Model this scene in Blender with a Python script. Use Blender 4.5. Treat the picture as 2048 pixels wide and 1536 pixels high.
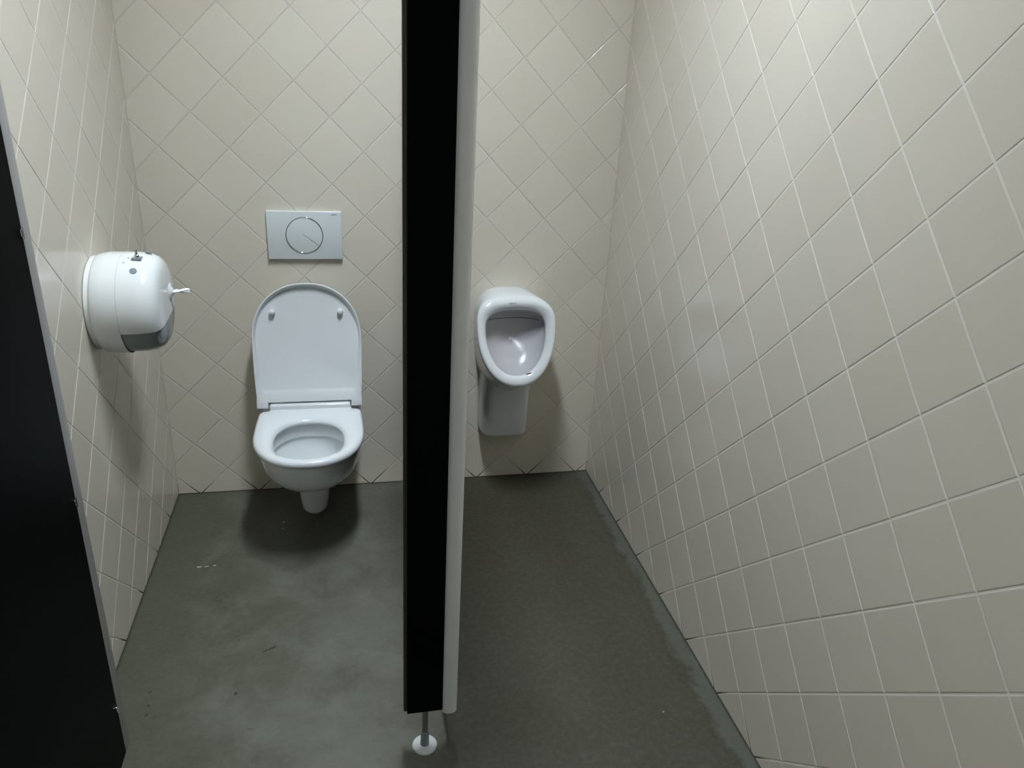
import bpy, bmesh, math, random
from mathutils import Vector, Matrix, Euler
random.seed(7)
R = math.radians
for o in list(bpy.data.objects):
    bpy.data.objects.remove(o)
S = bpy.context.scene
COL = S.collection

# ------------------------------------------------------------------ camera, world, exposure
cd = bpy.data.cameras.new('camera')
cam = bpy.data.objects.new('camera', cd)
COL.objects.link(cam)
cam.location = (0.0335, -2.6664, 1.5823)
cam.rotation_euler = (R(66.801), R(-3.112), R(-11.863))
cd.sensor_fit = 'HORIZONTAL'
cd.sensor_width = 36.0
cd.lens = 1518.84 / 2048 * 36.0
cd.clip_start = 0.02
S.camera = cam
w = bpy.data.worlds.new('world')
S.world = w
w.use_nodes = True
w.node_tree.nodes['Background'].inputs[0].default_value = (0.8, 0.9, 1.0, 1)
w.node_tree.nodes['Background'].inputs[1].default_value = 0.02
S.view_settings.view_transform = 'Standard'
S.view_settings.look = 'None'
S.view_settings.gamma = 1.0
S.view_settings.use_curve_mapping = False
S.view_settings.exposure = 0.0
LAMP_POWER = 196.0
FILL_POWER = 25.0
LAMP_COLOR = (0.84, 0.925, 1.0)
LAMP_POS = (0.20, -1.02)          # over the cubicle partition
FILL_POS = (0.10, -3.05)          # unseen lamp added for fill, over the lobby behind the camera

# ------------------------------------------------------------------ room size (metres)
XL, XR, YB, YF, ZC = -0.609, 1.001, 0.0, -3.45, 2.85
H = 0.15 / math.sqrt(2)

# ------------------------------------------------------------------ helpers
def lin(c):
    return tuple((v / 12.92 if v <= 0.04045 else ((v + 0.055) / 1.055) ** 2.4) for v in c)

def rgb(r, g, b):
    return lin((r / 255, g / 255, b / 255)) + (1.0,)

def material(name, color, rough=0.4, metal=0.0, spec=0.5, coat=0.0, emit=None, noise=None, bump=None, trans=0.0):
    m = bpy.data.materials.new(name)
    m.use_nodes = True
    nt = m.node_tree
    b = nt.nodes['Principled BSDF']
    b.inputs['Base Color'].default_value = color
    b.inputs['Roughness'].default_value = rough
    b.inputs['Metallic'].default_value = metal
    b.inputs['Specular IOR Level'].default_value = spec
    b.inputs['Coat Weight'].default_value = coat
    b.inputs['Transmission Weight'].default_value = trans
    if emit:
        b.inputs['Emission Color'].default_value = emit[0] + (1,)
        b.inputs['Emission Strength'].default_value = emit[1]
    tc = nt.nodes.new('ShaderNodeTexCoord')
    if noise:
        n = nt.nodes.new('ShaderNodeTexNoise')
        n.inputs['Scale'].default_value = noise[0]
        n.inputs['Detail'].default_value = 4
        nt.links.new(tc.outputs['Object'], n.inputs['Vector'])
        mx = nt.nodes.new('ShaderNodeMix')
        mx.data_type = 'RGBA'
        mx.inputs[6].default_value = color
        mx.inputs[7].default_value = noise[1]
        nt.links.new(n.outputs['Fac'], mx.inputs[0])
        nt.links.new(mx.outputs[2], b.inputs['Base Color'])
    if bump:
        n2 = nt.nodes.new('ShaderNodeTexNoise')
        n2.inputs['Scale'].default_value = bump[0]
        n2.inputs['Detail'].default_value = 3
        nt.links.new(tc.outputs['Object'], n2.inputs['Vector'])
        bp = nt.nodes.new('ShaderNodeBump')
        bp.inputs['Strength'].default_value = bump[1]
        bp.inputs['Distance'].default_value = bump[2]
        nt.links.new(n2.outputs['Fac'], bp.inputs['Height'])
        nt.links.new(bp.outputs['Normal'], b.inputs['Normal'])
    return m

def obj(name, bm, mat, parent=None, smooth=False, angle=40):
    me = bpy.data.meshes.new(name)
    bmesh.ops.recalc_face_normals(bm, faces=bm.faces)
    bm.to_mesh(me)
    bm.free()
    if mat:
        me.materials.append(mat)
    if smooth:
        me.polygons.foreach_set('use_smooth', [True] * len(me.polygons))
        me.set_sharp_from_angle(angle=R(angle))
    o = bpy.data.objects.new(name, me)
    COL.objects.link(o)
    if parent:
        o.parent = parent
        o.matrix_parent_inverse = parent.matrix_basis.inverted()
    return o

def empty(name, loc, label, cat, group=None):
    o = bpy.data.objects.new(name, None)
    o.empty_display_size = 0.05
    COL.objects.link(o)
    o.location = loc
    bpy.context.view_layer.update()
    o['label'] = label
    o['category'] = cat
    if group:
        o['group'] = group
    return o

def box_bm(x0, x1, y0, y1, z0, z1, bev=0.0, seg=2, bm=None):
    b = bmesh.new()
    bmesh.ops.create_cube(b, size=1)
    for v in b.verts:
        v.co = Vector((x0 + (v.co.x + .5) * (x1 - x0), y0 + (v.co.y + .5) * (y1 - y0), z0 + (v.co.z + .5) * (z1 - z0)))
    if bev:
        bmesh.ops.bevel(b, geom=b.edges[:], offset=bev, segments=seg, profile=.5, affect='EDGES')
    if bm is None:
        return b
    me = bpy.data.meshes.new('tmp')
    b.to_mesh(me)
    bm.from_mesh(me)
    bpy.data.meshes.remove(me)
    b.free()
    return bm

def loft(rings, cap0=True, cap1=True, bm=None):
    """rings: list of equal-length lists of 3D points, closed loops"""
    bm = bm or bmesh.new()
    vr = [[bm.verts.new(p) for p in r] for r in rings]
    n = len(rings[0])
    for a, b in zip(vr, vr[1:]):
        for i in range(n):
            j = (i + 1) % n
            bm.faces.new((a[i], a[j], b[j], b[i]))
    if cap0:
        bm.faces.new(vr[0][::-1])
    if cap1:
        bm.faces.new(vr[-1])
    return bm

def lathe(center, axis, profile, n=40, bm=None, cap0=True, cap1=True):
    """profile: list of (radius, distance along axis)"""
    ax = Vector(axis).normalized()
    q = Vector((0, 0, 1)).rotation_difference(ax)
    c = Vector(center)
    rings = []
    for r, t in profile:
        rings.append([c + q @ Vector((r * math.cos(2 * math.pi * k / n), r * math.sin(2 * math.pi * k / n), t)) for k in range(n)])
    return loft(rings, cap0, cap1, bm)

def tube(path, r, n=10, closed=False, bm=None):
    bm = bm or bmesh.new()
    pts = [Vector(p) for p in path]
    m = len(pts)
    rings = []
    ref = None
    for i, p in enumerate(pts):
        if closed:
            t = pts[(i + 1) % m] - pts[i - 1]
        else:
            t = pts[min(i + 1, m - 1)] - pts[max(i - 1, 0)]
        t.normalize()
        if ref is None:
            ref = t.orthogonal().normalized()
        u = (ref - ref.dot(t) * t).normalized()
        ref = u
        v = t.cross(u)
        rings.append([bm.verts.new(p + r * (math.cos(2 * math.pi * k / n) * u + math.sin(2 * math.pi * k / n) * v)) for k in range(n)])
    rng = range(m if closed else m - 1)
    for i in rng:
        a, b = rings[i], rings[(i + 1) % m]
        for k in range(n):
            l = (k + 1) % n
            bm.faces.new((a[k], a[l], b[l], b[k]))
    if not closed:
        bm.faces.new(rings[0][::-1])
        bm.faces.new(rings[-1])
    return bm

def text_part(name, body, size, mat, parent, M4):
    cu = bpy.data.curves.new(name, 'FONT')
    cu.body = body
    cu.size = size
    cu.align_x = 'CENTER'
    cu.align_y = 'CENTER'
    cu.extrude = 0.0002
    tmp = bpy.data.objects.new('tmp_text', cu)
    COL.objects.link(tmp)
    bpy.context.view_layer.update()
    dg = bpy.context.evaluated_depsgraph_get()
    me = bpy.data.meshes.new_from_object(tmp.evaluated_get(dg))
    bpy.data.objects.remove(tmp)
    me.name = name
    me.transform(M4)
    me.materials.clear()
    me.materials.append(mat)
    o = bpy.data.objects.new(name, me)
    COL.objects.link(o)
    o.parent = parent
    o.matrix_parent_inverse = parent.matrix_basis.inverted()
    return o

# ------------------------------------------------------------------ materials
def tile_material():
    m = bpy.data.materials.new('glazed_cream_tile')
    m.use_nodes = True
    nt = m.node_tree
    b = nt.nodes['Principled BSDF']
    oi = nt.nodes.new('ShaderNodeObjectInfo')
    ramp = nt.nodes.new('ShaderNodeValToRGB')
    ramp.color_ramp.elements[0].color = (0.690, 0.635, 0.535, 1)
    ramp.color_ramp.elements[1].color = (0.715, 0.665, 0.565, 1)
    nt.links.new(oi.outputs['Random'], ramp.inputs[0])
    nt.links.new(ramp.outputs[0], b.inputs['Base Color'])
    b.inputs['Roughness'].default_value = 0.14
    b.inputs['Specular IOR Level'].default_value = 0.42
    tc = nt.nodes.new('ShaderNodeTexCoord')
    n = nt.nodes.new('ShaderNodeTexNoise')
    n.inputs['Scale'].default_value = 9
    nt.links.new(tc.outputs['Object'], n.inputs['Vector'])
    bp = nt.nodes.new('ShaderNodeBump')
    bp.inputs['Strength'].default_value = 0.10
    bp.inputs['Distance'].default_value = 0.004
    nt.links.new(n.outputs['Fac'], bp.inputs['Height'])
    nt.links.new(bp.outputs['Normal'], b.inputs['Normal'])
    return m

def grout_material(name, ca, cb):
    m = bpy.data.materials.new(name)
    m.use_nodes = True
    nt = m.node_tree
    b = nt.nodes['Principled BSDF']
    b.inputs['Roughness'].default_value = 0.85
    tc = nt.nodes.new('ShaderNodeTexCoord')
    sp = nt.nodes.new('ShaderNodeSeparateXYZ')
    nt.links.new(tc.outputs['Object'], sp.inputs[0])
    n = nt.nodes.new('ShaderNodeTexNoise')
    n.inputs['Scale'].default_value = 11
    n.inputs['Detail'].default_value = 5
    nt.links.new(tc.outputs['Object'], n.inputs['Vector'])
    # dirt that has settled in the lowest joints
    a = nt.nodes.new('ShaderNodeMath'); a.operation = 'MULTIPLY_ADD'
    a.inputs[1].default_value = 0.10; a.inputs[2].default_value = -0.035
    nt.links.new(n.outputs['Fac'], a.inputs[0])
    s = nt.nodes.new('ShaderNodeMath'); s.operation = 'SUBTRACT'
    nt.links.new(sp.outputs['Z'], s.inputs[0]); nt.links.new(a.outputs[0], s.inputs[1])
    mr = nt.nodes.new('ShaderNodeMapRange')
    mr.inputs['From Min'].default_value = 0.0; mr.inputs['From Max'].default_value = 0.05
    nt.links.new(s.outputs[0], mr.inputs['Value'])
    mx = nt.nodes.new('ShaderNodeMix'); mx.data_type = 'RGBA'
    mx.inputs[6].default_value = (0.06, 0.045, 0.03, 1)
    mx2 = nt.nodes.new('ShaderNodeMix'); mx2.data_type = 'RGBA'
    mx2.inputs[6].default_value = ca
    mx2.inputs[7].default_value = cb
    nt.links.new(n.outputs['Fac'], mx2.inputs[0])
    nt.links.new(mr.outputs[0], mx.inputs[0])
    nt.links.new(mx2.outputs[2], mx.inputs[7])
    nt.links.new(mx.outputs[2], b.inputs['Base Color'])
    return m

def floor_material():
    m = bpy.data.materials.new('worn_grey_screed')
    m.use_nodes = True
    nt = m.node_tree
    L = nt.links
    b = nt.nodes['Principled BSDF']
    tc = nt.nodes.new('ShaderNodeTexCoord')
    sp = nt.nodes.new('ShaderNodeSeparateXYZ')
    L.new(tc.outputs['Object'], sp.inputs[0])
    def noise(scale, detail, rough=.55, dist=0.0):
        n = nt.nodes.new('ShaderNodeTexNoise')
        n.inputs['Scale'].default_value = scale
        n.inputs['Detail'].default_value = detail
        n.inputs['Roughness'].default_value = rough
        n.inputs['Distortion'].default_value = dist
        L.new(tc.outputs['Object'], n.inputs['Vector'])
        return n
    def mix(fac, a, c2):
        mx = nt.nodes.new('ShaderNodeMix'); mx.data_type = 'RGBA'
        if isinstance(fac, (int, float)): mx.inputs[0].default_value = fac
        else: L.new(fac, mx.inputs[0])
        for k, v in ((6, a), (7, c2)):
            if isinstance(v, tuple): mx.inputs[k].default_value = v
            else: L.new(v, mx.inputs[k])
        return mx.outputs[2]
    def rng(v, a, c2, lo=0.0, hi=1.0):
        mr = nt.nodes.new('ShaderNodeMapRange')
        mr.inputs['From Min'].default_value = a; mr.inputs['From Max'].default_value = c2
        mr.inputs['To Min'].default_value = lo; mr.inputs['To Max'].default_value = hi
        mr.interpolation_type = 'SMOOTHSTEP'
        L.new(v, mr.inputs['Value'])
        return mr.outputs[0]
    def math_(op, a, c2):
        q = nt.nodes.new('ShaderNodeMath'); q.operation = op
        for k, v in ((0, a), (1, c2)):
            if isinstance(v, (int, float)): q.inputs[k].default_value = v
            else: L.new(v, q.inputs[k])
        return q.outputs[0]
    big = noise(2.6, 7, .62, 0.5)
    mid = noise(6, 8, .66, 0.6)
    fine = noise(60, 4, .6)
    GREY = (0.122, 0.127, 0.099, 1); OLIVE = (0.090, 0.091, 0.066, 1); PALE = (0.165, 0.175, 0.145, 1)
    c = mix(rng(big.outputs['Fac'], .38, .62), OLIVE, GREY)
    c = mix(rng(mid.outputs['Fac'], .40, .70, 0.0, 0.5), c, PALE)
    # urinal side of the floor: soiling, with the partition's shade painted in too
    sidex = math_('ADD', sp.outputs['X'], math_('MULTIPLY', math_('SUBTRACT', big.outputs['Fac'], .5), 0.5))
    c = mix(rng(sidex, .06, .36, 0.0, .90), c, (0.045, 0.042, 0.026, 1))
    # urine-stained, darker and browner screed in front of the urinal
    dxs = math_('SUBTRACT', sp.outputs['X'], 0.62)
    dys = math_('ADD', sp.outputs['Y'], 0.34)
    rr = math_('ADD', math_('MULTIPLY', math_('MULTIPLY', dxs, dxs), 1.6), math_('MULTIPLY', dys, dys))
    rr = math_('ADD', math_('SQRT', rr, 0), math_('MULTIPLY', math_('SUBTRACT', mid.outputs['Fac'], .5), 0.5))
    c = mix(rng(rr, .15, .75, .72, .0), c, (0.045, 0.040, 0.024, 1))
    # mop-dirt band left a hand's width from the right wall, clean pale margin beside it
    ex = math_('SUBTRACT', XR, sp.outputs['X'])
    exn = math_('ADD', ex, math_('MULTIPLY', math_('SUBTRACT', mid.outputs['Fac'], .5), 0.16))
    band = math_('MULTIPLY', rng(exn, .05, .075), rng(exn, .10, .24, 1.0, 0.0))
    c = mix(math_('MULTIPLY', band, .75), c, (0.062, 0.060, 0.042, 1))
    c = mix(rng(exn, .03, .06, .55, 0.0), c, (0.125, 0.138, 0.115, 1))
    # blotches where puddles dried
    pud = noise(3.3, 7, .68, .3)
    c = mix(rng(pud.outputs['Fac'], .50, .66, 0.0, .42), c, (0.050, 0.049, 0.032, 1))
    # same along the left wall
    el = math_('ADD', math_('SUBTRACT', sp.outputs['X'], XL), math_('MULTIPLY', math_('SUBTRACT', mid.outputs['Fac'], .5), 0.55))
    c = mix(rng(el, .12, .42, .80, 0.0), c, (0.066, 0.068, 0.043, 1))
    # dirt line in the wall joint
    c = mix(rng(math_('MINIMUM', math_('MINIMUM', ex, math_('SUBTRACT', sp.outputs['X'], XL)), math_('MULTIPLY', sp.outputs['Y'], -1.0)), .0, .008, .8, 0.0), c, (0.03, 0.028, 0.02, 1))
    c = mix(rng(fine.outputs['Fac'], .35, .8, 0.0, .12), c, (0.22, 0.235, 0.21, 1))
    spk = noise(28, 2, .5)
    c = mix(rng(spk.outputs['Fac'], .70, .76, 0.0, .45), c, (0.05, 0.05, 0.035, 1))
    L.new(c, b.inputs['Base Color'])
    L.new(rng(mid.outputs['Fac'], .3, .7, .38, .55), b.inputs['Roughness'])
    b.inputs['Specular IOR Level'].default_value = 0.35
    bp = nt.nodes.new('ShaderNodeBump')
    bp.inputs['Strength'].default_value = .25; bp.inputs['Distance'].default_value = .002
    L.new(fine.outputs['Fac'], bp.inputs['Height'])
    L.new(bp.outputs['Normal'], b.inputs['Normal'])
    return m

TILE = tile_material()
GROUT = grout_material('cement_grout', (0.52, 0.49, 0.43, 1), (0.68, 0.65, 0.58, 1))
GROUT_PALE = grout_material('pale_cement_grout', (0.68, 0.65, 0.58, 1), (0.80, 0.77, 0.70, 1))
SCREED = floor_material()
CERAMIC = material('white_sanitary_ceramic', (0.74, 0.77, 0.78, 1), .10, spec=.5, coat=.3)
SEATM = material('white_duroplast', (0.74, 0.775, 0.79, 1), .22, spec=.5)
PLASTIC = material('white_gloss_plastic', (0.82, 0.85, 0.84, 1), .14, spec=.5)
PLATEM = material('white_satin_plastic', (0.70, 0.75, 0.76, 1), .30)
TINT = material('tinted_grey_plastic', (0.23, 0.27, 0.28, 1), .15, spec=.5)
CHROME = material('polished_chrome', (0.75, 0.77, 0.78, 1), .06, metal=1.0)
ALU = material('anodised_aluminium', (0.86, 0.89, 0.89, 1), .35, metal=.05)
DOORALU = material('dull_door_aluminium', (0.36, 0.36, 0.35, 1), .45, metal=.2)
DARKSTEEL = material('grey_steel_tube', (0.20, 0.20, 0.20, 1), .45, metal=.3)
BLACK = material('black_laminate', (0.003, 0.004, 0.004, 1), .40, spec=.02, bump=(900, .15, .0004))
EDGE = material('dark_olive_edging', (0.035, 0.034, 0.026, 1), .5)
WHITEP = material('pale_paint', (0.80, 0.79, 0.74, 1), .6)
PAPER = material('tissue_paper', (0.85, 0.87, 0.86, 1), .9)
INK = material('grey_print', (0.10, 0.12, 0.13, 1), .5)
DARK = material('dark_cavity', (0.012, 0.011, 0.010, 1), .7)
RUST = material('brown_rubber', (0.16, 0.04, 0.03, 1), .4)
GREYPL = material('grey_plastic', (0.24, 0.28, 0.31, 1), .35)
FOOTM = material('white_foot_plastic', (0.55, 0.58, 0.57, 1), .25)
LAMPCAN = material('grey_lamp_tray', (0.25, 0.25, 0.25, 1), .6)
LIME = material('limescaled_ceramic', (0.49, 0.50, 0.53, 1), .25, noise=(9, (0.46, 0.43, 0.44, 1)))

# ------------------------------------------------------------------ the room shell
def structure(name, bm, mat, label=None, cat=None):
    o = obj(name, bm, mat)
    o['kind'] = 'structure'
    if label:
        o['label'] = label
        o['category'] = cat
    return o

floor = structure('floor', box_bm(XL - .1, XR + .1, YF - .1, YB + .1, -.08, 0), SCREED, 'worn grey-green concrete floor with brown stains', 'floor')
ceiling = structure('ceiling', box_bm(XL - .1, XR + .1, YF - .1, YB + .1, ZC, ZC + .08), WHITEP, 'pale painted ceiling above the cubicle', 'ceiling')
wall_front = structure('wall_front', box_bm(XL - .1, XR + .1, YF - .1, YF, 0, ZC), WHITEP, 'pale painted wall facing the cubicle', 'wall')
TH = 0.0008      # how far the tile faces stand proud of the joints
wall_back = structure('wall_back', box_bm(XL - .1, XR + .1, YB + TH, YB + .1, 0, ZC), GROUT, 'cream diagonal tiled wall behind toilet and urinal', 'wall')
wall_left = structure('wall_left', box_bm(XL - .1, XL - TH, YF, YB + TH, 0, ZC), GROUT_PALE, 'cream diagonal tiled wall carrying the paper dispenser', 'wall')
wall_right = structure('wall_right', box_bm(XR + TH, XR + .1, YF, YB + TH, 0, ZC), GROUT_PALE, 'long cream diagonal tiled wall beside the urinal', 'wall')

def clip(poly, a, b, c):
    """keep a*x+b*y<=c"""
    out = []
    for i in range(len(poly)):
        p, q = poly[i], poly[(i + 1) % len(poly)]
        dp, dq = a * p[0] + b * p[1] - c, a * q[0] + b * q[1] - c
        if dp <= 0:
            out.append(p)
        if dp * dq < 0:
            t = dp / (dp - dq)
            out.append((p[0] + t * (q[0] - p[0]), p[1] + t * (q[1] - p[1])))
    return out

def inset(poly, d):
    n = len(poly)
    ed = []
    for i in range(n):
        p, q = poly[i], poly[(i + 1) % n]
        ex, ey = q[0] - p[0], q[1] - p[1]
        l = math.hypot(ex, ey)
        ed.append((p, (ex / l, ey / l), (-ey / l, ex / l)))
    out = []
    for i in range(n):
        p0, e0, n0 = ed[i - 1]
        p1, e1, n1 = ed[i]
        c0 = n0[0] * p0[0] + n0[1] * p0[1] + d
        c1 = n1[0] * p1[0] + n1[1] * p1[1] + d
        det = n0[0] * n1[1] - n0[1] * n1[0]
        if abs(det) < 1e-6:
            return None
        out.append(((c0 * n1[1] - c1 * n0[1]) / det, (n0[0] * c1 - n1[0] * c0) / det))
    # reject inverted results
    for i in range(n):
        p, q = out[i], out[(i + 1) % n]
        e = ed[i][1]
        if (q[0] - p[0]) * e[0] + (q[1] - p[1]) * e[1] < 1e-4:
            return None
    return out

def tile_rings(poly):
    """joint-side outline, shoulder outline, flat face; depth measured out of the wall"""
    a = poly
    b = inset(poly, .0004)
    c = inset(poly, .0018)
    if not b or not c:
        return None
    return ((a, -TH - .002), (a, -.0006), (b, -.0003), (c, 0.0))

def tile_mesh(poly, off):
    r = tile_rings(poly)
    if not r:
        return None
    vs, fs = [], []
    n = len(poly)
    for pl, d in r:
        for p in pl:
            vs.append((p[0] - off[0], p[1] - off[1], d))
    for k in range(len(r) - 1):
        for i in range(n):
            j = (i + 1) % n
            fs.append((k * n + i, k * n + j, (k + 1) * n + j, (k + 1) * n + i))
    fs.append(tuple((len(r) - 1) * n + i for i in range(n)))
    return vs, fs

JOINT = 0.0036
def in_frame(P):
    c = cam.matrix_basis.inverted() @ Vector(P)
    if c.z > -.02:
        return False
    x = 1024 + 1518.84 * c.x / -c.z
    y = 768 - 1518.84 * c.y / -c.z
    return -40 < x < 2090 and -40 < y < 1576

def tile_wall(wall, s0, s1, o1, o2, frame):
    """s runs along the wall, z up; lines (s+z)/H = o1 mod 2 and (s-z)/H = o2 mod 2.
    frame = 4x4 with local x -> s, local y -> z, local z -> out of the wall"""
    shared = None
    rest_v, rest_f = [], []
    z0, z1 = 0.0015, ZC
    imax = int((abs(s0) + abs(s1) + ZC) / H / 2) + 4
    g = .5 * JOINT * math.sqrt(2)
    parts = []
    for i in range(-imax, imax):
        for j in range(-imax, imax):
            a0, b0 = (o1 + 2 * i) * H, (o2 + 2 * j) * H
            a1, b1 = a0 + 2 * H, b0 + 2 * H
            sc, zc = (a0 + a1 + b0 + b1) / 4, (a0 + a1 - b0 - b1) / 4
            if sc < s0 - H or sc > s1 + H or zc < z0 - H or zc > z1 + H:
                continue
            A0, A1, B0, B1 = a0 + g, a1 - g, b0 + g, b1 - g
            poly = [((A + B) / 2, (A - B) / 2) for A, B in ((A0, B1), (A1, B1), (A1, B0), (A0, B0))]
            full = len(poly)
            q = poly
            for (ca, cb, cc) in ((1, 0, s1 - .0006), (-1, 0, -s0 - .0006), (0, 1, z1), (0, -1, -z0)):
                q = clip(q, ca, cb, cc)
                if len(q) < 3:
                    break
            if len(q) < 3:
                continue
            # drop near-duplicate points and slivers
            q2 = []
            for p in q:
                if not q2 or math.hypot(p[0] - q2[-1][0], p[1] - q2[-1][1]) > .004:
                    q2.append(p)
            if len(q2) > 2 and math.hypot(q2[0][0] - q2[-1][0], q2[0][1] - q2[-1][1]) < .004:
                q2.pop()
            if len(q2) < 3:
                continue
            whole = all(abs(p[0] - r[0]) + abs(p[1] - r[1]) < 1e-7 for p, r in zip(q2, poly)) and len(q2) == 4
            cx = sum(p[0] for p in q2) / len(q2)
            cy = sum(p[1] for p in q2) / len(q2)
            tm = tile_mesh(q2, (cx, cy))
            if not tm:
                continue
            vis = any(in_frame(frame @ Vector((p[0], p[1], 0))) for p in q2)
            if vis:
                parts.append((tm, whole, cx, cy))
            else:
                k = len(rest_v)
                rest_v += [(v[0] + cx, v[1] + cy, v[2]) for v in tm[0]]
                rest_f += [tuple(k + t for t in f) for f in tm[1]]
    rot = frame.to_euler()
    for tm, whole, cx, cy in parts:
        if whole:
            if shared is None:
                shared = bpy.data.meshes.new('tile')
                shared.from_pydata(tm[0], [], tm[1])
                shared.materials.append(TILE)
            me = shared
        else:
            me = bpy.data.meshes.new('cut_tile')
            me.from_pydata(tm[0], [], tm[1])
            me.materials.append(TILE)
        o = bpy.data.objects.new('tile', me)
        COL.objects.link(o)
        o.parent = wall
        o.matrix_basis = frame @ Matrix.Translation((cx, cy, random.uniform(-.0001, .0001))) @ Euler((R(random.gauss(0, .05)), R(random.gauss(0, .05)), 0)).to_matrix().to_4x4()
    if rest_v:
        me = bpy.data.meshes.new('tile_field')
        me.from_pydata(rest_v, [], rest_f)
        me.materials.append(TILE)
        o = bpy.data.objects.new('tile_field', me)
        COL.objects.link(o)
        o.parent = wall
        o.matrix_basis = frame
        o['kind'] = 'stuff'
    return len(parts)

def basis(ex, ey, ez, o):
    return Matrix(((ex[0], ey[0], ez[0], o[0]), (ex[1], ey[1], ez[1], o[1]), (ex[2], ey[2], ez[2], o[2]), (0, 0, 0, 1)))

nb = tile_wall(wall_back, XL, XR, 0.956, 1.044, basis((1, 0, 0), (0, 0, 1), (0, -1, 0), (0, 0, 0)))
# left wall: s = y ; mirrored handedness is avoided by running s along -y
nl = tile_wall(wall_left, YF, YB, 0.52, 0.78, basis((0, 1, 0), (0, 0, 1), (1, 0, 0), (XL, 0, 0)))
# right wall: local x runs along -y so that the outward axis stays right-handed: s' = -y
nr = tile_wall(wall_right, -YB, -YF, -0.48, -0.324, basis((0, -1, 0), (0, 0, 1), (-1, 0, 0), (XR, 0, 0)))
print('tiles', nb, nl, nr)

# ------------------------------------------------------------------ lamp on the ceiling
def ceiling_lamp(x, y, power, label):
    """narrow louvre luminaire: steel tray, opal strip, cross blades"""
    t = empty('ceiling_lamp', (x, y, ZC), label, 'lamp', 'louvred ceiling lamps')
    hw, hl, dp = .080, .340, .100
    tray = bmesh.new()
    box_bm(x - hw - .003, x + hw + .003, y - hl - .003, y + hl + .003, ZC - .004, ZC, bm=tray)
    for sx in (-1, 1):
        box_bm(x + sx * (hw + .0015) - .0015, x + sx * (hw + .0015) + .0015, y - hl - .003, y + hl + .003, ZC - dp, ZC - .003, bm=tray)
        box_bm(x - hw, x + hw, y + sx * (hl + .0015) - .0015, y + sx * (hl + .0015) + .0015, ZC - dp, ZC - .003, bm=tray)
    obj('tray', tray, LAMPCAN, t)
    lm = material('lit_opal_strip', (.8, .8, .8, 1), .5, emit=(LAMP_COLOR, power))
    obj('opal_strip', box_bm(x - hw + .002, x + hw - .002, y - hl + .002, y + hl - .002, ZC - .020, ZC - .004), lm, t)
    blade = None
    for k in range(5):
        yy = y - hl + (k + 1) * 2 * hl / 6
        obj('louvre_blade', box_bm(x - hw, x + hw, yy - .0015, yy + .0015, ZC - dp + .004, ZC - .045), LAMPCAN, t)  # unseen blades, added to cut the beam towards the upper walls
ceiling_lamp(*LAMP_POS, LAMP_POWER, 'narrow louvred lamp on the ceiling above the cubicle partition')
ceiling_lamp(*FILL_POS, FILL_POWER, 'dimmer narrow louvred fill lamp added on the ceiling over the lobby')

# ------------------------------------------------------------------ wall-hung toilet
CX = -0.100
def ring_d(hw, yb, yf, z, n_arc=36, ex=2.3, straight=.40, cr=.02):
    """D-shaped plan outline with square back and a super-elliptic front"""
    ys = yb + (yf - yb) * straight
    pts = []
    nb_ = 9
    for k in range(nb_):
        pts.append((CX - hw + cr + (2 * hw - 2 * cr) * k / (nb_ - 1), yb))
    for k in range(1, 4):
        t = k / 4 * math.pi / 2
        pts.append((CX + hw - cr + cr * math.sin(t), yb - cr + cr * math.cos(t)))
    for k in range(6):
        pts.append((CX + hw, yb - cr + (ys - yb + cr) * k / 6))
    for k in range(n_arc + 1):
        t = math.pi * k / n_arc
        c_, s_ = math.cos(t), math.sin(t)
        pts.append((CX + hw * math.copysign(abs(c_) ** (2 / ex), c_), ys + (yf - ys) * s_ ** (2 / ex)))
    for k in range(5, -1, -1):
        pts.append((CX - hw, yb - cr + (ys - yb + cr) * k / 6))
    for k in range(3, 0, -1):
        t = k / 4 * math.pi / 2
        pts.append((CX - hw + cr - cr * math.sin(t), yb - cr + cr * math.cos(t)))
    return [(p[0], p[1], z) for p in pts]

toilet = empty('wall_hung_toilet', (CX, 0, 0.045), 'white wall-hung toilet with its lid raised under the flush plate', 'toilet')
lv = [(.043, .030, -.16, -.256), (.046, .039, -.15, -.268), (.060, .048, -.14, -.282), (.10, .053, -.12, -.290), (.15, .056, -.10, -.296),
      (.172, .058, -.08, -.302), (.184, .066, -.05, -.312), (.194, .084, -.03, -.338), (.208, .112, -.001, -.374), (.23, .138, -.001, -.420),
      (.258, .155, -.001, -.468), (.295, .167, -.001, -.510), (.335, .173, -.001, -.532), (.368, .1745, -.001, -.540), (.379, .173, -.001, -.539), (.384, .168, -.003, -.534)]
rings = [ring_d(hw, yb, yf, z, cr=min(.02, hw * .4)) for z, hw, yb, yf in lv]
n = len(rings[0])
def oval(hw, y0, y1, z, ex=2.25):
    yc, hy = (y0 + y1) / 2, abs(y1 - y0) / 2
    out = []
    for p in rings[-1]:
        a = math.atan2((p[1] - yc) / hy, (p[0] - CX) / hw)
        c_, s_ = math.cos(a), math.sin(a)
        out.append((CX + hw * math.copysign(abs(c_) ** (2 / ex), c_), yc + hy * math.copysign(abs(s_) ** (2 / ex), s_), z))
    return out
rings += [oval(.124, -.215, -.497, .384), oval(.120, -.220, -.493, .378), oval(.119, -.221, -.491, .338), oval(.121, -.219, -.492, .333),
          oval(.128, -.212, -.496, .332), oval(.126, -.214, -.494, .322), oval(.110, -.225, -.475, .285), oval(.085, -.235, -.43, .245), oval(.055, -.25, -.37, .215), oval(.02, -.28, -.33, .205)]
obj('bowl', loft(rings), CERAMIC, toilet, True, 60)
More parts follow.
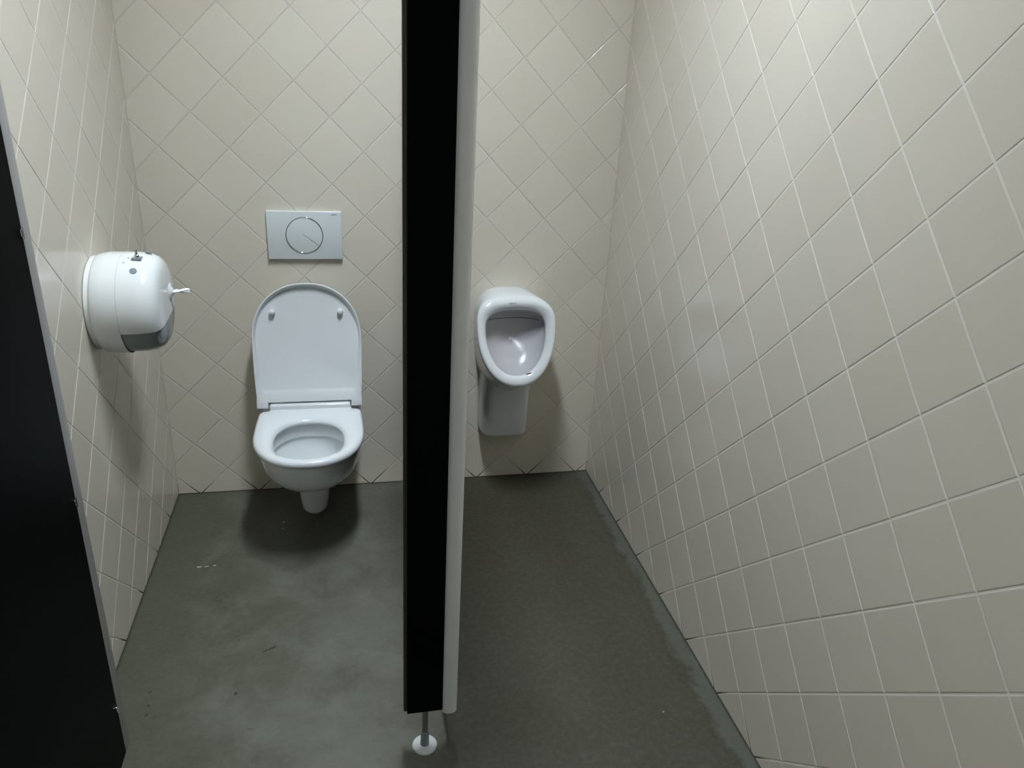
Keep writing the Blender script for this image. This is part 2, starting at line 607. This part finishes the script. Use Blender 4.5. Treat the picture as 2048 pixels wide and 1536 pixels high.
# shallow moulded lines under the rim where the fixing recess starts
def polar(poly, c, ths):
    out = []
    for th in ths:
        d = (math.cos(th), math.sin(th))
        best = None
        for i in range(len(poly)):
            p, q = poly[i], poly[(i + 1) % len(poly)]
            ex, ey = q[0] - p[0], q[1] - p[1]
            det = d[0] * -ey + ex * d[1]
            if abs(det) < 1e-12:
                continue
            px, py = p[0] - c[0], p[1] - c[1]
            t = (px * -ey + ex * py) / det
            s_ = (d[0] * py - d[1] * px) / det
            if t > 0 and -1e-6 <= s_ <= 1 + 1e-6:
                best = t if best is None else max(best, t)
        out.append(best)
    return out

def seat_outline():
    pts = [(-.141, -.080), (.141, -.080), (.141, -.158), (.150, -.163), (.164, -.166), (.171, -.173), (.174, -.185)]
    hw, ys, yf = .1785, -.33, -.551
    pts.append((.1775, -.26))
    for k in range(0, 41):
        t = math.pi * k / 40
        c_, s_ = math.cos(t), math.sin(t)
        pts.append((hw * math.copysign(abs(c_) ** (2 / 2.25), c_), ys + (yf - ys) * s_ ** (2 / 2.25)))
    pts.append((-.1775, -.26))
    pts += [(-.174, -.185), (-.171, -.173), (-.164, -.166), (-.150, -.163), (-.141, -.158)]
    return pts
so = seat_outline()
sc = (0, -.375)
ths = sorted(set([round(math.atan2(p[1] - sc[1], p[0] - sc[0]), 6) for p in so] + [round(-math.pi + 2 * math.pi * k / 72, 6) for k in range(72)]))
ro = polar(so, sc, ths)
hole = []
for k in range(64):
    t = 2 * math.pi * k / 64
    c_, s_ = math.cos(t), math.sin(t)
    hole.append((.112 * math.copysign(abs(c_) ** (2 / 2.3), c_), -.378 + .139 * math.copysign(abs(s_) ** (2 / 2.3), s_)))
ri = polar(hole, sc, ths)
def pr(rad, z):
    return [(CX + sc[0] + r_ * math.cos(t), sc[1] + r_ * math.sin(t), z) for r_, t in zip(rad, ths)]
def blend(f, d=0):
    return [a + (b_ - a) * f + d for a, b_ in zip(ri, ro)]
sr = [pr([r_ + .004 for r_ in ri], .388), pr([r_ - .008 for r_ in ro], .388), pr([r_ - .002 for r_ in ro], .391), pr(ro, .396), pr([r_ - .001 for r_ in ro], .404), pr([r_ - .005 for r_ in ro], .4095), pr([r_ - .012 for r_ in ro], .412),
      pr(blend(.55), .4125), pr(blend(.28), .410), pr([r_ + .010 for r_ in ri], .4065), pr([r_ + .003 for r_ in ri], .402), pr(ri, .396), pr([r_ + .004 for r_ in ri], .388)]
seat = obj('seat', loft(sr, False, False), SEATM, toilet, True, 50)
for sx in (-1, 1):
    for yy in (-.43, -.22):
        obj('seat_buffer', lathe((CX + sx * .125, yy, .3835), (0, 0, 1), [(.008, 0), (.008, .006)], 16), SEATM, seat, True)
for sx in (-1, 1):
    obj('hinge', lathe((CX + sx * .075, -.10, .384), (0, 0, 1), [(.016, 0), (.016, .005)], 20), CHROME, toilet, True)

# lid: built lying on its back in (u, v) with depth w towards the room, then stood up and leaned on the wall
def lid_outline():
    pts = [(-.178, .018), (.178, .018)]
    for u_, v_ in ((.1815, .08), (.1835, .15), (.1840, .20)):
        pts.append((u_, v_))
    for k in range(0, 41):
        t = math.pi * k / 40
        c_, s_ = math.cos(t), math.sin(t)
        pts.append((.184 * math.copysign(abs(c_) ** (2 / 2.2), c_), .235 + .197 * s_ ** (2 / 2.2)))
    for u_, v_ in ((.1840, .20), (.1835, .15), (.1815, .08)):
        pts.append((-u_, v_))
    return pts
lo = lid_outline()
lc = (0, .215)
lth = sorted(set([round(math.atan2(p[1] - lc[1], p[0] - lc[0]), 6) for p in lo] + [round(-math.pi + 2 * math.pi * k / 72, 6) for k in range(72)]))
lr = polar(lo, lc, lth)
inner = [(-.160, .060), (.160, .060)]
for k in range(0, 41):
    t = math.pi * k / 40
    c_, s_ = math.cos(t), math.sin(t)
    inner.append((.171 * math.copysign(abs(c_) ** (2 / 2.2), c_), .235 + .182 * s_ ** (2 / 2.2)))
lri = polar(inner, lc, lth)
LH = Vector((CX - .002, -.150, .4165))     # hinge line
LT = R(13.5)
def lid_pt(u_, v_, w_):
    # v along the lid, w out of its inner face (towards the room)
    ey = Vector((0, math.sin(LT), math.cos(LT)))
    ew = Vector((0, -math.cos(LT), math.sin(LT)))
    return LH + Vector((u_, 0, 0)) + ey * v_ + ew * w_
def lring(rad, w_, d=0):
    return [lid_pt(lc[0] + (r_ + d) * math.cos(t), lc[1] + (r_ + d) * math.sin(t), w_ if not callable(w_) else w_(lc[1] + r_ * math.sin(t))) for r_, t in zip(rad, lth)]
rimh = lambda v_: .004 + .0135 * min(1, max(0, (v_ - .02) / .3)) ** .8
lrings = [lring(lr, -.010, -.010), lring(lr, -.0085, -.004), lring(lr, -.004, 0), lring(lr, lambda v_: rimh(v_) - .0015, 0), lring(lr, lambda v_: rimh(v_), -.0015),
          lring(lr, lambda v_: rimh(v_), -.004), lring([max(a, b_ - .0075) if False else min(a, b_ - .0065) for a, b_ in zip([x_ + .008 for x_ in lri], lr)], lambda v_: rimh(v_) - .003),
          lring(lri, .0005, .002), lring(lri, -.001, -.006)]
lid = obj('lid', loft(lrings), SEATM, toilet, True, 45)
for sx in (-1, 1):
    b_ = bmesh.new()
    ew = lid_pt(0, 0, 1) - lid_pt(0, 0, 0)
    obj('lid_buffer', lathe(lid_pt(sx * .1135, .333, -.001), ew, [(.0105, 0), (.0098, .004), (.0095, .015), (.0078, .0185), (.003, .0198)], 20), SEATM, lid, True, 50)
    # moulded lug at each lower corner of the lid
    lb = box_bm(sx * .161 - .0195, sx * .161 + .0195, -.004, .034, -.0095, .0041, .0035, 3)
    for v in lb.verts:
        v.co = lid_pt(v.co.x, v.co.y, v.co.z)
    obj('hinge_lug', lb, SEATM, lid, True, 50)
obj('hinge_cover', box_bm(CX - .1395, CX + .1365, -.162, -.092, .392, .4285, .007, 4), SEATM, toilet, True, 50)

# ------------------------------------------------------------------ flush plate
px, pz = -0.0965, 0.9915
flush = empty('flush_plate', (px, 0, pz), 'white rectangular flush plate with chrome ring on the wall above toilet', 'flush plate')
obj('plate', box_bm(px - .123, px + .123, -.0125, -.0003, pz - .082, pz + .082, .0022, 3), PLATEM, flush, True)
bcx, bcz, br = px - .0015, pz + .0015, .0605
obj('button', lathe((bcx, -.0125, bcz), (0, -1, 0), [(br - .001, -.004), (br - .001, .0005), (br - .003, .001)], 64), PLATEM, flush, True)
obj('button_ring', tube([(bcx + br * math.cos(2 * math.pi * k / 72), -.0128, bcz + br * math.sin(2 * math.pi * k / 72)) for k in range(72)], .0019, 10, True), CHROME, flush, True, 80)
ang = R(-37)
a_, b2 = (bcx - .004, bcz + .003), (bcx + (br - .002) * math.cos(ang), bcz + (br - .002) * math.sin(ang))
obj('button_split', tube([(a_[0], -.0134, a_[1]), ((a_[0] + b2[0]) / 2, -.0135, (a_[1] + b2[1]) / 2), (b2[0], -.0136, b2[1])], .0007, 8), CHROME, flush, True)
text_part('lettering', 'GEBERIT', .0055, INK, flush, Matrix.Translation((px + .0985, -.0126, pz + .0715)) @ Matrix.Rotation(R(90), 4, 'X'))

# ------------------------------------------------------------------ urinal
UX = 0.620
def egg(hw, zt, zb, yt, yb_, fc=.70, et=3.0, eb=2.15, n=64):
    zc = zb + (zt - zb) * fc
    out = []
    for k in range(n):
        t = 2 * math.pi * k / n
        c_, s_ = math.cos(t), math.sin(t)
        if s_ >= 0:
            x_, z_ = hw * math.copysign(abs(c_) ** (2 / et), c_), zc + (zt - zc) * s_ ** (2 / et)
        else:
            x_, z_ = hw * math.copysign(abs(c_) ** (2 / eb), c_), zc - (zc - zb) * abs(s_) ** (2 / eb)
        f = (zt - z_) / (zt - zb)
        out.append((UX + x_, yt + (yb_ - yt) * f, z_))
    return out
urinal = empty('urinal', (UX, 0, 0.238), 'white ceramic wall urinal with egg-shaped opening right of the partition', 'urinal')
ur = [egg(.122, .806, .36, -.0005, -.0005), egg(.124, .810, .38, -.03, -.03), egg(.130, .812, .43, -.09, -.11), egg(.138, .812, .480, -.130, -.205),
      egg(.1425, .808, .500, -.148, -.242), egg(.1430, .802, .508, -.156, -.255), egg(.139, .795, .515, -.162, -.262), egg(.132, .787, .525, -.164, -.263),
      egg(.117, .772, .540, -.160, -.256, et=2.8), egg(.110, .764, .547, -.153, -.249, et=2.7), egg(.108, .762, .547, -.140, -.238, et=2.7),
      egg(.112, .768, .543, -.125, -.222, et=2.7), egg(.108, .761, .545, -.107, -.195, et=2.6), egg(.097, .740, .556, -.098, -.170, et=2.5), egg(.070, .700, .583, -.095, -.145, et=2.4), egg(.035, .66, .615, -.094, -.125, et=2.2), egg(.008, .642, .632, -.094, -.100, et=2.2)]
ubm = loft(ur)
def col(hw, d, z, ex=4.2, n=40):
    out = []
    for k in range(n):
        t = math.pi * k / (n - 1)
        c_, s_ = math.cos(t), math.sin(t)
        out.append((UX + hw * math.copysign(abs(c_) ** (2 / ex), c_), -.0005 - d * abs(s_) ** (2 / ex), z))
    return out
from mathutils.bvhtree import BVHTree
ubm.faces.ensure_lookup_table()
for q_ in range(10 * 64, (len(ur) - 1) * 64):
    ubm.faces[q_].material_index = 1
ubm.normal_update()
UB = BVHTree.FromBMesh(ubm)
def on_urinal(x_, z_, out):
    hit, nrm, _, _ = UB.ray_cast(Vector((x_, -.6, z_)), Vector((0, 1, 0)))
    if nrm.y > 0:
        nrm = -nrm
    return hit + nrm * out, nrm
cr_ = [col(.087, .103, .238), col(.091, .108, .241), col(.093, .111, .250), col(.093, .114, .33), col(.094, .123, .42), col(.095, .142, .475), col(.097, .170, .51), col(.097, .185, .54), col(.06, .1, .56)]
loft(cr_, True, True, ubm)
obj('body', ubm, CERAMIC, urinal, True, 60).data.materials.append(LIME)
# dark line across the back of the bowl
sl = [on_urinal(UX + .098 * t / 12, .716 - .004 * abs(t / 12) ** 3, .0002)[0] for t in range(-12, 13)]
obj('bowl_line', tube(sl, .0012, 8), material('bowl_line_brown', (.16, .13, .12, 1), .6), urinal, True)
DRP = Vector((.664, -.234, .551))
obj('drain_strainer', lathe(DRP, (-.25, .42, .9), [(.014, 0), (.0155, .0015), (.013, .003), (.006, .0035)], 28), RUST, urinal, True)
obj('trap_opening', box_bm(UX - .062, UX + .055, -.092, -.004, .2325, .2392, .003, 2), DARK, urinal, True)
lp_, ln_ = on_urinal(UX - .014, .7915, .0004)
tx = Vector((0, 0, 1)).cross(ln_).normalized()
ty = ln_.cross(tx)
text_part('lettering', 'GEBERIT', .0070, INK, urinal, Matrix(((tx.x, ty.x, ln_.x, lp_.x), (tx.y, ty.y, ln_.y, lp_.y), (tx.z, ty.z, ln_.z, lp_.z), (0, 0, 0, 1))))

# ------------------------------------------------------------------ paper dispenser on the left wall
DY, DZ, DR = -0.557, 0.930, 0.130
disp = empty('paper_dispenser', (XL, DY, DZ), 'glossy white drum-shaped toilet paper dispenser on the left wall', 'dispenser')
obj('back_plate', lathe((XL, DY, DZ), (1, 0, 0), [(DR - .010, .0003), (DR - .006, .002), (DR - .006, .016), (DR - .010, .018)], 64), PLASTIC, disp, True)
# cover: solid of revolution, its lower front corner cut away for the grey window
prof = [(DR - .012, .012), (DR - .004, .014), (DR, .020), (DR + .004, .045), (DR + .004, .085), (DR + .003, .118), (DR - .001, .142), (DR - .009, .159), (DR - .022, .169), (DR - .042, .1735), (.05, .175), (.012, .175)]
def drum(prof, zcut, side, x_from=None):
    """ring loft whose points below a height are kept (side<0) or clamped away (side>0)"""
    bm = lathe((XL, DY, DZ), (1, 0, 0), prof, 80)
    return bm
bm = drum(prof, 0, 0)
geom = bm.verts[:] + bm.edges[:] + bm.faces[:]
# the cover ends in a slanting chord across the lower front; window closes the gap
WX = .078
def split(bm_, keep):
    # cut at chord plane z = DZ-.072 (front part x>WX only)
    bmesh.ops.bisect_plane(bm_, geom=bm_.verts[:] + bm_.edges[:] + bm_.faces[:], plane_co=(XL + WX, 0, 0), plane_no=(1, 0, 0))
    bmesh.ops.bisect_plane(bm_, geom=bm_.verts[:] + bm_.edges[:] + bm_.faces[:], plane_co=(0, DY - .127, DZ - .047), plane_no=WN)
    dele = []
    for f in bm_.faces:
        c = f.calc_center_median()
        low = (c - Vector((0, DY - .127, DZ - .047))).dot(WN) > 0 and c.x > XL + WX
        if low != keep:
            dele.append(f)
    bmesh.ops.delete(bm_, geom=dele, context='FACES')
    return bm_
WN = Vector((0, .085, -1)).normalized()
cover = obj('cover', split(bm, False), PLASTIC, disp, True, 50)
prof_w = [(max(r_ - .003, .005), t_ - .0015) for r_, t_ in prof]
window = obj('window', split(lathe((XL, DY, DZ), (1, 0, 0), prof_w, 80), True), TINT, disp, True, 50)
# inner drum wall seen as the paper roll behind the window
obj('paper_roll', lathe((XL, DY, DZ), (1, 0, 0), [(.04, .03), (.108, .03), (.108, .135), (.04, .135)], 48), PAPER, disp, True)
# seam of the hinged cover
seam = []
for k in range(64):
    t = 2 * math.pi * k / 64
    seam.append((XL + .0785, DY + (DR + .0040) * math.cos(t), DZ + (DR + .0040) * math.sin(t)))
obj('seam', tube(seam, .0004, 6, True), material('seam_grey', (.45, .48, .48, 1), .5), disp, True)
def on_top(dx, dy):
    rr_ = DR + .004
    return Vector((XL + dx, DY + dy, DZ + math.sqrt(max(0, rr_ * rr_ - dy * dy))))
lk = on_top(.120, -.035)
lock = obj('lock_plate', box_bm(lk.x - .012, lk.x + .012, lk.y - .012, lk.y + .012, lk.z - .004, lk.z + .0012, .001, 2), GREYPL, disp, True)
obj('key', box_bm(lk.x - .003, lk.x + .003, lk.y - .0015, lk.y + .0015, lk.z, lk.z + .022, .0008, 2), CHROME, lock, True)
obj('key_barrel', lathe((lk.x, lk.y, lk.z), (0, 0, 1), [(.006, 0), (.006, .007), (.004, .009)], 20), CHROME, lock, True)
for dx, dy in ((.118, -.080), (.140, .012)):
    p = on_top(dx, dy)
    nrm = Vector((0, p.y - DY, p.z - DZ)).normalized()
    obj('sight_hole', lathe(p - nrm * .002, nrm, [(.0085, 0), (.0085, .0026), (.006, .0028)], 24), GREYPL, disp, True)
nz = Vector((XL + .174, DY + .03, DZ + .020))
obj('nozzle', lathe(nz, (1, 0, 0), [(.026, -.001), (.022, .003), (.014, .005), (.010, .009), (.007, .010)], 32), PLASTIC, disp, True)
pb = bmesh.new()
prs = []
for k, (t, rr_) in enumerate(((0, .006), (.008, .0075), (.016, .006), (.026, .0075), (.036, .009), (.042, .0085))):
    prs.append([(nz.x + .010 + t, nz.y + .002 * math.sin(k * 2.1) + rr_ * math.cos(a * math.pi / 6) * (1 + .35 * math.sin(a * 2.3 + k)), nz.z + .0015 * k * .4 + .6 * rr_ * math.sin(a * math.pi / 6) * (1 + .35 * math.cos(a * 1.7 + k))) for a in range(12)])
obj('paper_tail', loft(prs, True, True, pb), PAPER, disp, True)
for dx, dy in ((.100, -.035), (.092, -.055)):
    p = on_top(dx, dy)
    nrm = Vector((0, p.y - DY, p.z - DZ)).normalized()
    obj('lock_mark', lathe(p - nrm * .001, nrm, [(.0022, 0), (.0022, .0012)], 12), GREYPL, disp, True)

# ------------------------------------------------------------------ cubicle partition with front pilaster and foot
PY = -1.285
part = empty('cubicle_partition', (.20, PY, 0), 'tall black cubicle partition with rounded aluminium post between toilet and urinal', 'partition')
obj('divider_panel', box_bm(.2415, .2545, PY + .012, -.004, .13, 2.0, .001, 1), BLACK, part)
obj('front_panel', box_bm(.1455, .2310, PY - .0065, PY + .0065, .118, 2.02, .001, 1), BLACK, part)
obj('edge_strip', box_bm(.1375, .1460, PY - .004, PY + .012, .125, 2.02, .001, 1), EDGE, part)
pp = []
for k in range(28):
    t = 2 * math.pi * k / 28
    pp.append((.2475 + .0185 * math.copysign(abs(math.cos(t)) ** .8, math.cos(t)), PY + .0015 + .0155 * math.copysign(abs(math.sin(t)) ** .8, math.sin(t))))
obj('corner_post', loft([[(x_, y_, .112) for x_, y_ in pp], [(x_, y_, 2.03) for x_, y_ in pp]]), ALU, part, True, 50)
fx, fy = .189, PY
leg = obj('support_leg', lathe((fx, fy, 0.04), (0, 0, 1), [(.0072, 0), (.0072, .079)], 24), DARKSTEEL, part, True)
obj('leg_sleeve', lathe((fx, fy, 0), (0, 0, 1), [(.0115, .006), (.0105, .02), (.0098, .047), (.0085, .050)], 28), GREYPL, leg, True)
obj('foot_plate', lathe((fx, fy, 0), (0, 0, 1), [(.0305, 0), (.031, .003), (.029, .006), (.02, .0082), (.010, .009)], 40), FOOTM, leg, True)

# ------------------------------------------------------------------ opened cubicle door and the post it hangs on
DX = -.4715
door = empty('cubicle_door', (DX, -1.6, .135), 'black cubicle door standing open beside the left wall', 'door')
obj('door_panel', box_bm(DX - .013, DX, -1.915, -1.316, .135, 2.0, .001, 1), BLACK, door)
obj('edge_profile', box_bm(DX - .016, DX + .0008, -1.318, -1.286, .135, 2.0, .0015, 2), DOORALU, door, True)
for z_ in (1.284, .782, .27):
    h_ = obj('hinge', box_bm(DX - .002, DX + .004, -1.329, -1.3205, z_ - .007, z_ + .007, .0015, 2), CHROME, door, True)
    obj('hinge_pin', lathe((DX + .003, -1.325, z_ - .010), (0, 0, 1), [(.002, 0), (.002, .020)], 12), CHROME, h_, True)
post = empty('door_post', (-.55, PY, 0), 'narrow black front panel between open door and left wall', 'post')
obj('front_panel', box_bm(XL + .001, -.490, PY - .0065, PY + .0065, .118, 2.02, .001, 1), BLACK, post)
pl = obj('support_leg', lathe((-.55, PY, 0.04), (0, 0, 1), [(.0072, 0), (.0072, .08)], 24), DARKSTEEL, post, True)
obj('leg_sleeve', lathe((-.55, PY, 0), (0, 0, 1), [(.0115, .006), (.0105, .02), (.0098, .047), (.0085, .050)], 28), GREYPL, pl, True)
obj('foot_plate', lathe((-.55, PY, 0), (0, 0, 1), [(.0305, 0), (.031, .003), (.029, .006), (.02, .0082), (.010, .009)], 40), FOOTM, pl, True)

# ------------------------------------------------------------------ small marks
def fleck(name, x, y, lx, ly, rot, mat, parent):
    pts = []
    rnd = random.Random(int((x + 5) * 1000))
    for k in range(10):
        t = 2 * math.pi * k / 10
        s_ = rnd.uniform(.65, 1.15)
        u_, v_ = lx * math.cos(t) * s_, ly * math.sin(t) * s_
        pts.append((x + u_ * math.cos(rot) - v_ * math.sin(rot), y + u_ * math.sin(rot) + v_ * math.cos(rot)))
    return obj(name, loft([[(a, b_, -.0004) for a, b_ in pts], [(a, b_, .0004) for a, b_ in pts]]), mat, parent)
FLECK = material('dried_paint', (.42, .43, .40, 1), .6)
GRIME = material('dark_grime', (.035, .033, .025, 1), .7)
for x_, y_, lx, ly, rt in ((-.465, -.469, .009, .004, .1), (-.442, -.470, .009, .0025, .15), (-.417, -.468, .005, .003, 0), (-.214, -.279, .006, .003, .3), (-.212, -.238, .007, .003, .4), (.828, -1.278, .003, .002, 0)):
    fleck('paint_fleck', x_, y_, lx, ly, rt, FLECK, floor)
for x_, y_, lx, ly, rt in ((-.204, -.883, .013, .004, .6), (-.224, -.893, .009, .003, .5), (-.285, -1.041, .005, .006, 0), (-.504, -1.004, .006, .003, .9), (-.496, -1.08, .005, .003, 1.2), (-.498, -1.05, .003, .006, .4), (.458, -.708, .003, .003, 0), (.478, -.778, .003, .003, 0), (.553, -1.034, .003, .003, 0)):
    fleck('grime_spot', x_, y_, lx, ly, rt, GRIME, floor)
obj('drill_hole', lathe((XL, -.617, .837), (1, 0, 0), [(.0045, -.001), (.004, .0006), (.002, .0008)], 12), GRIME, wall_left, True)
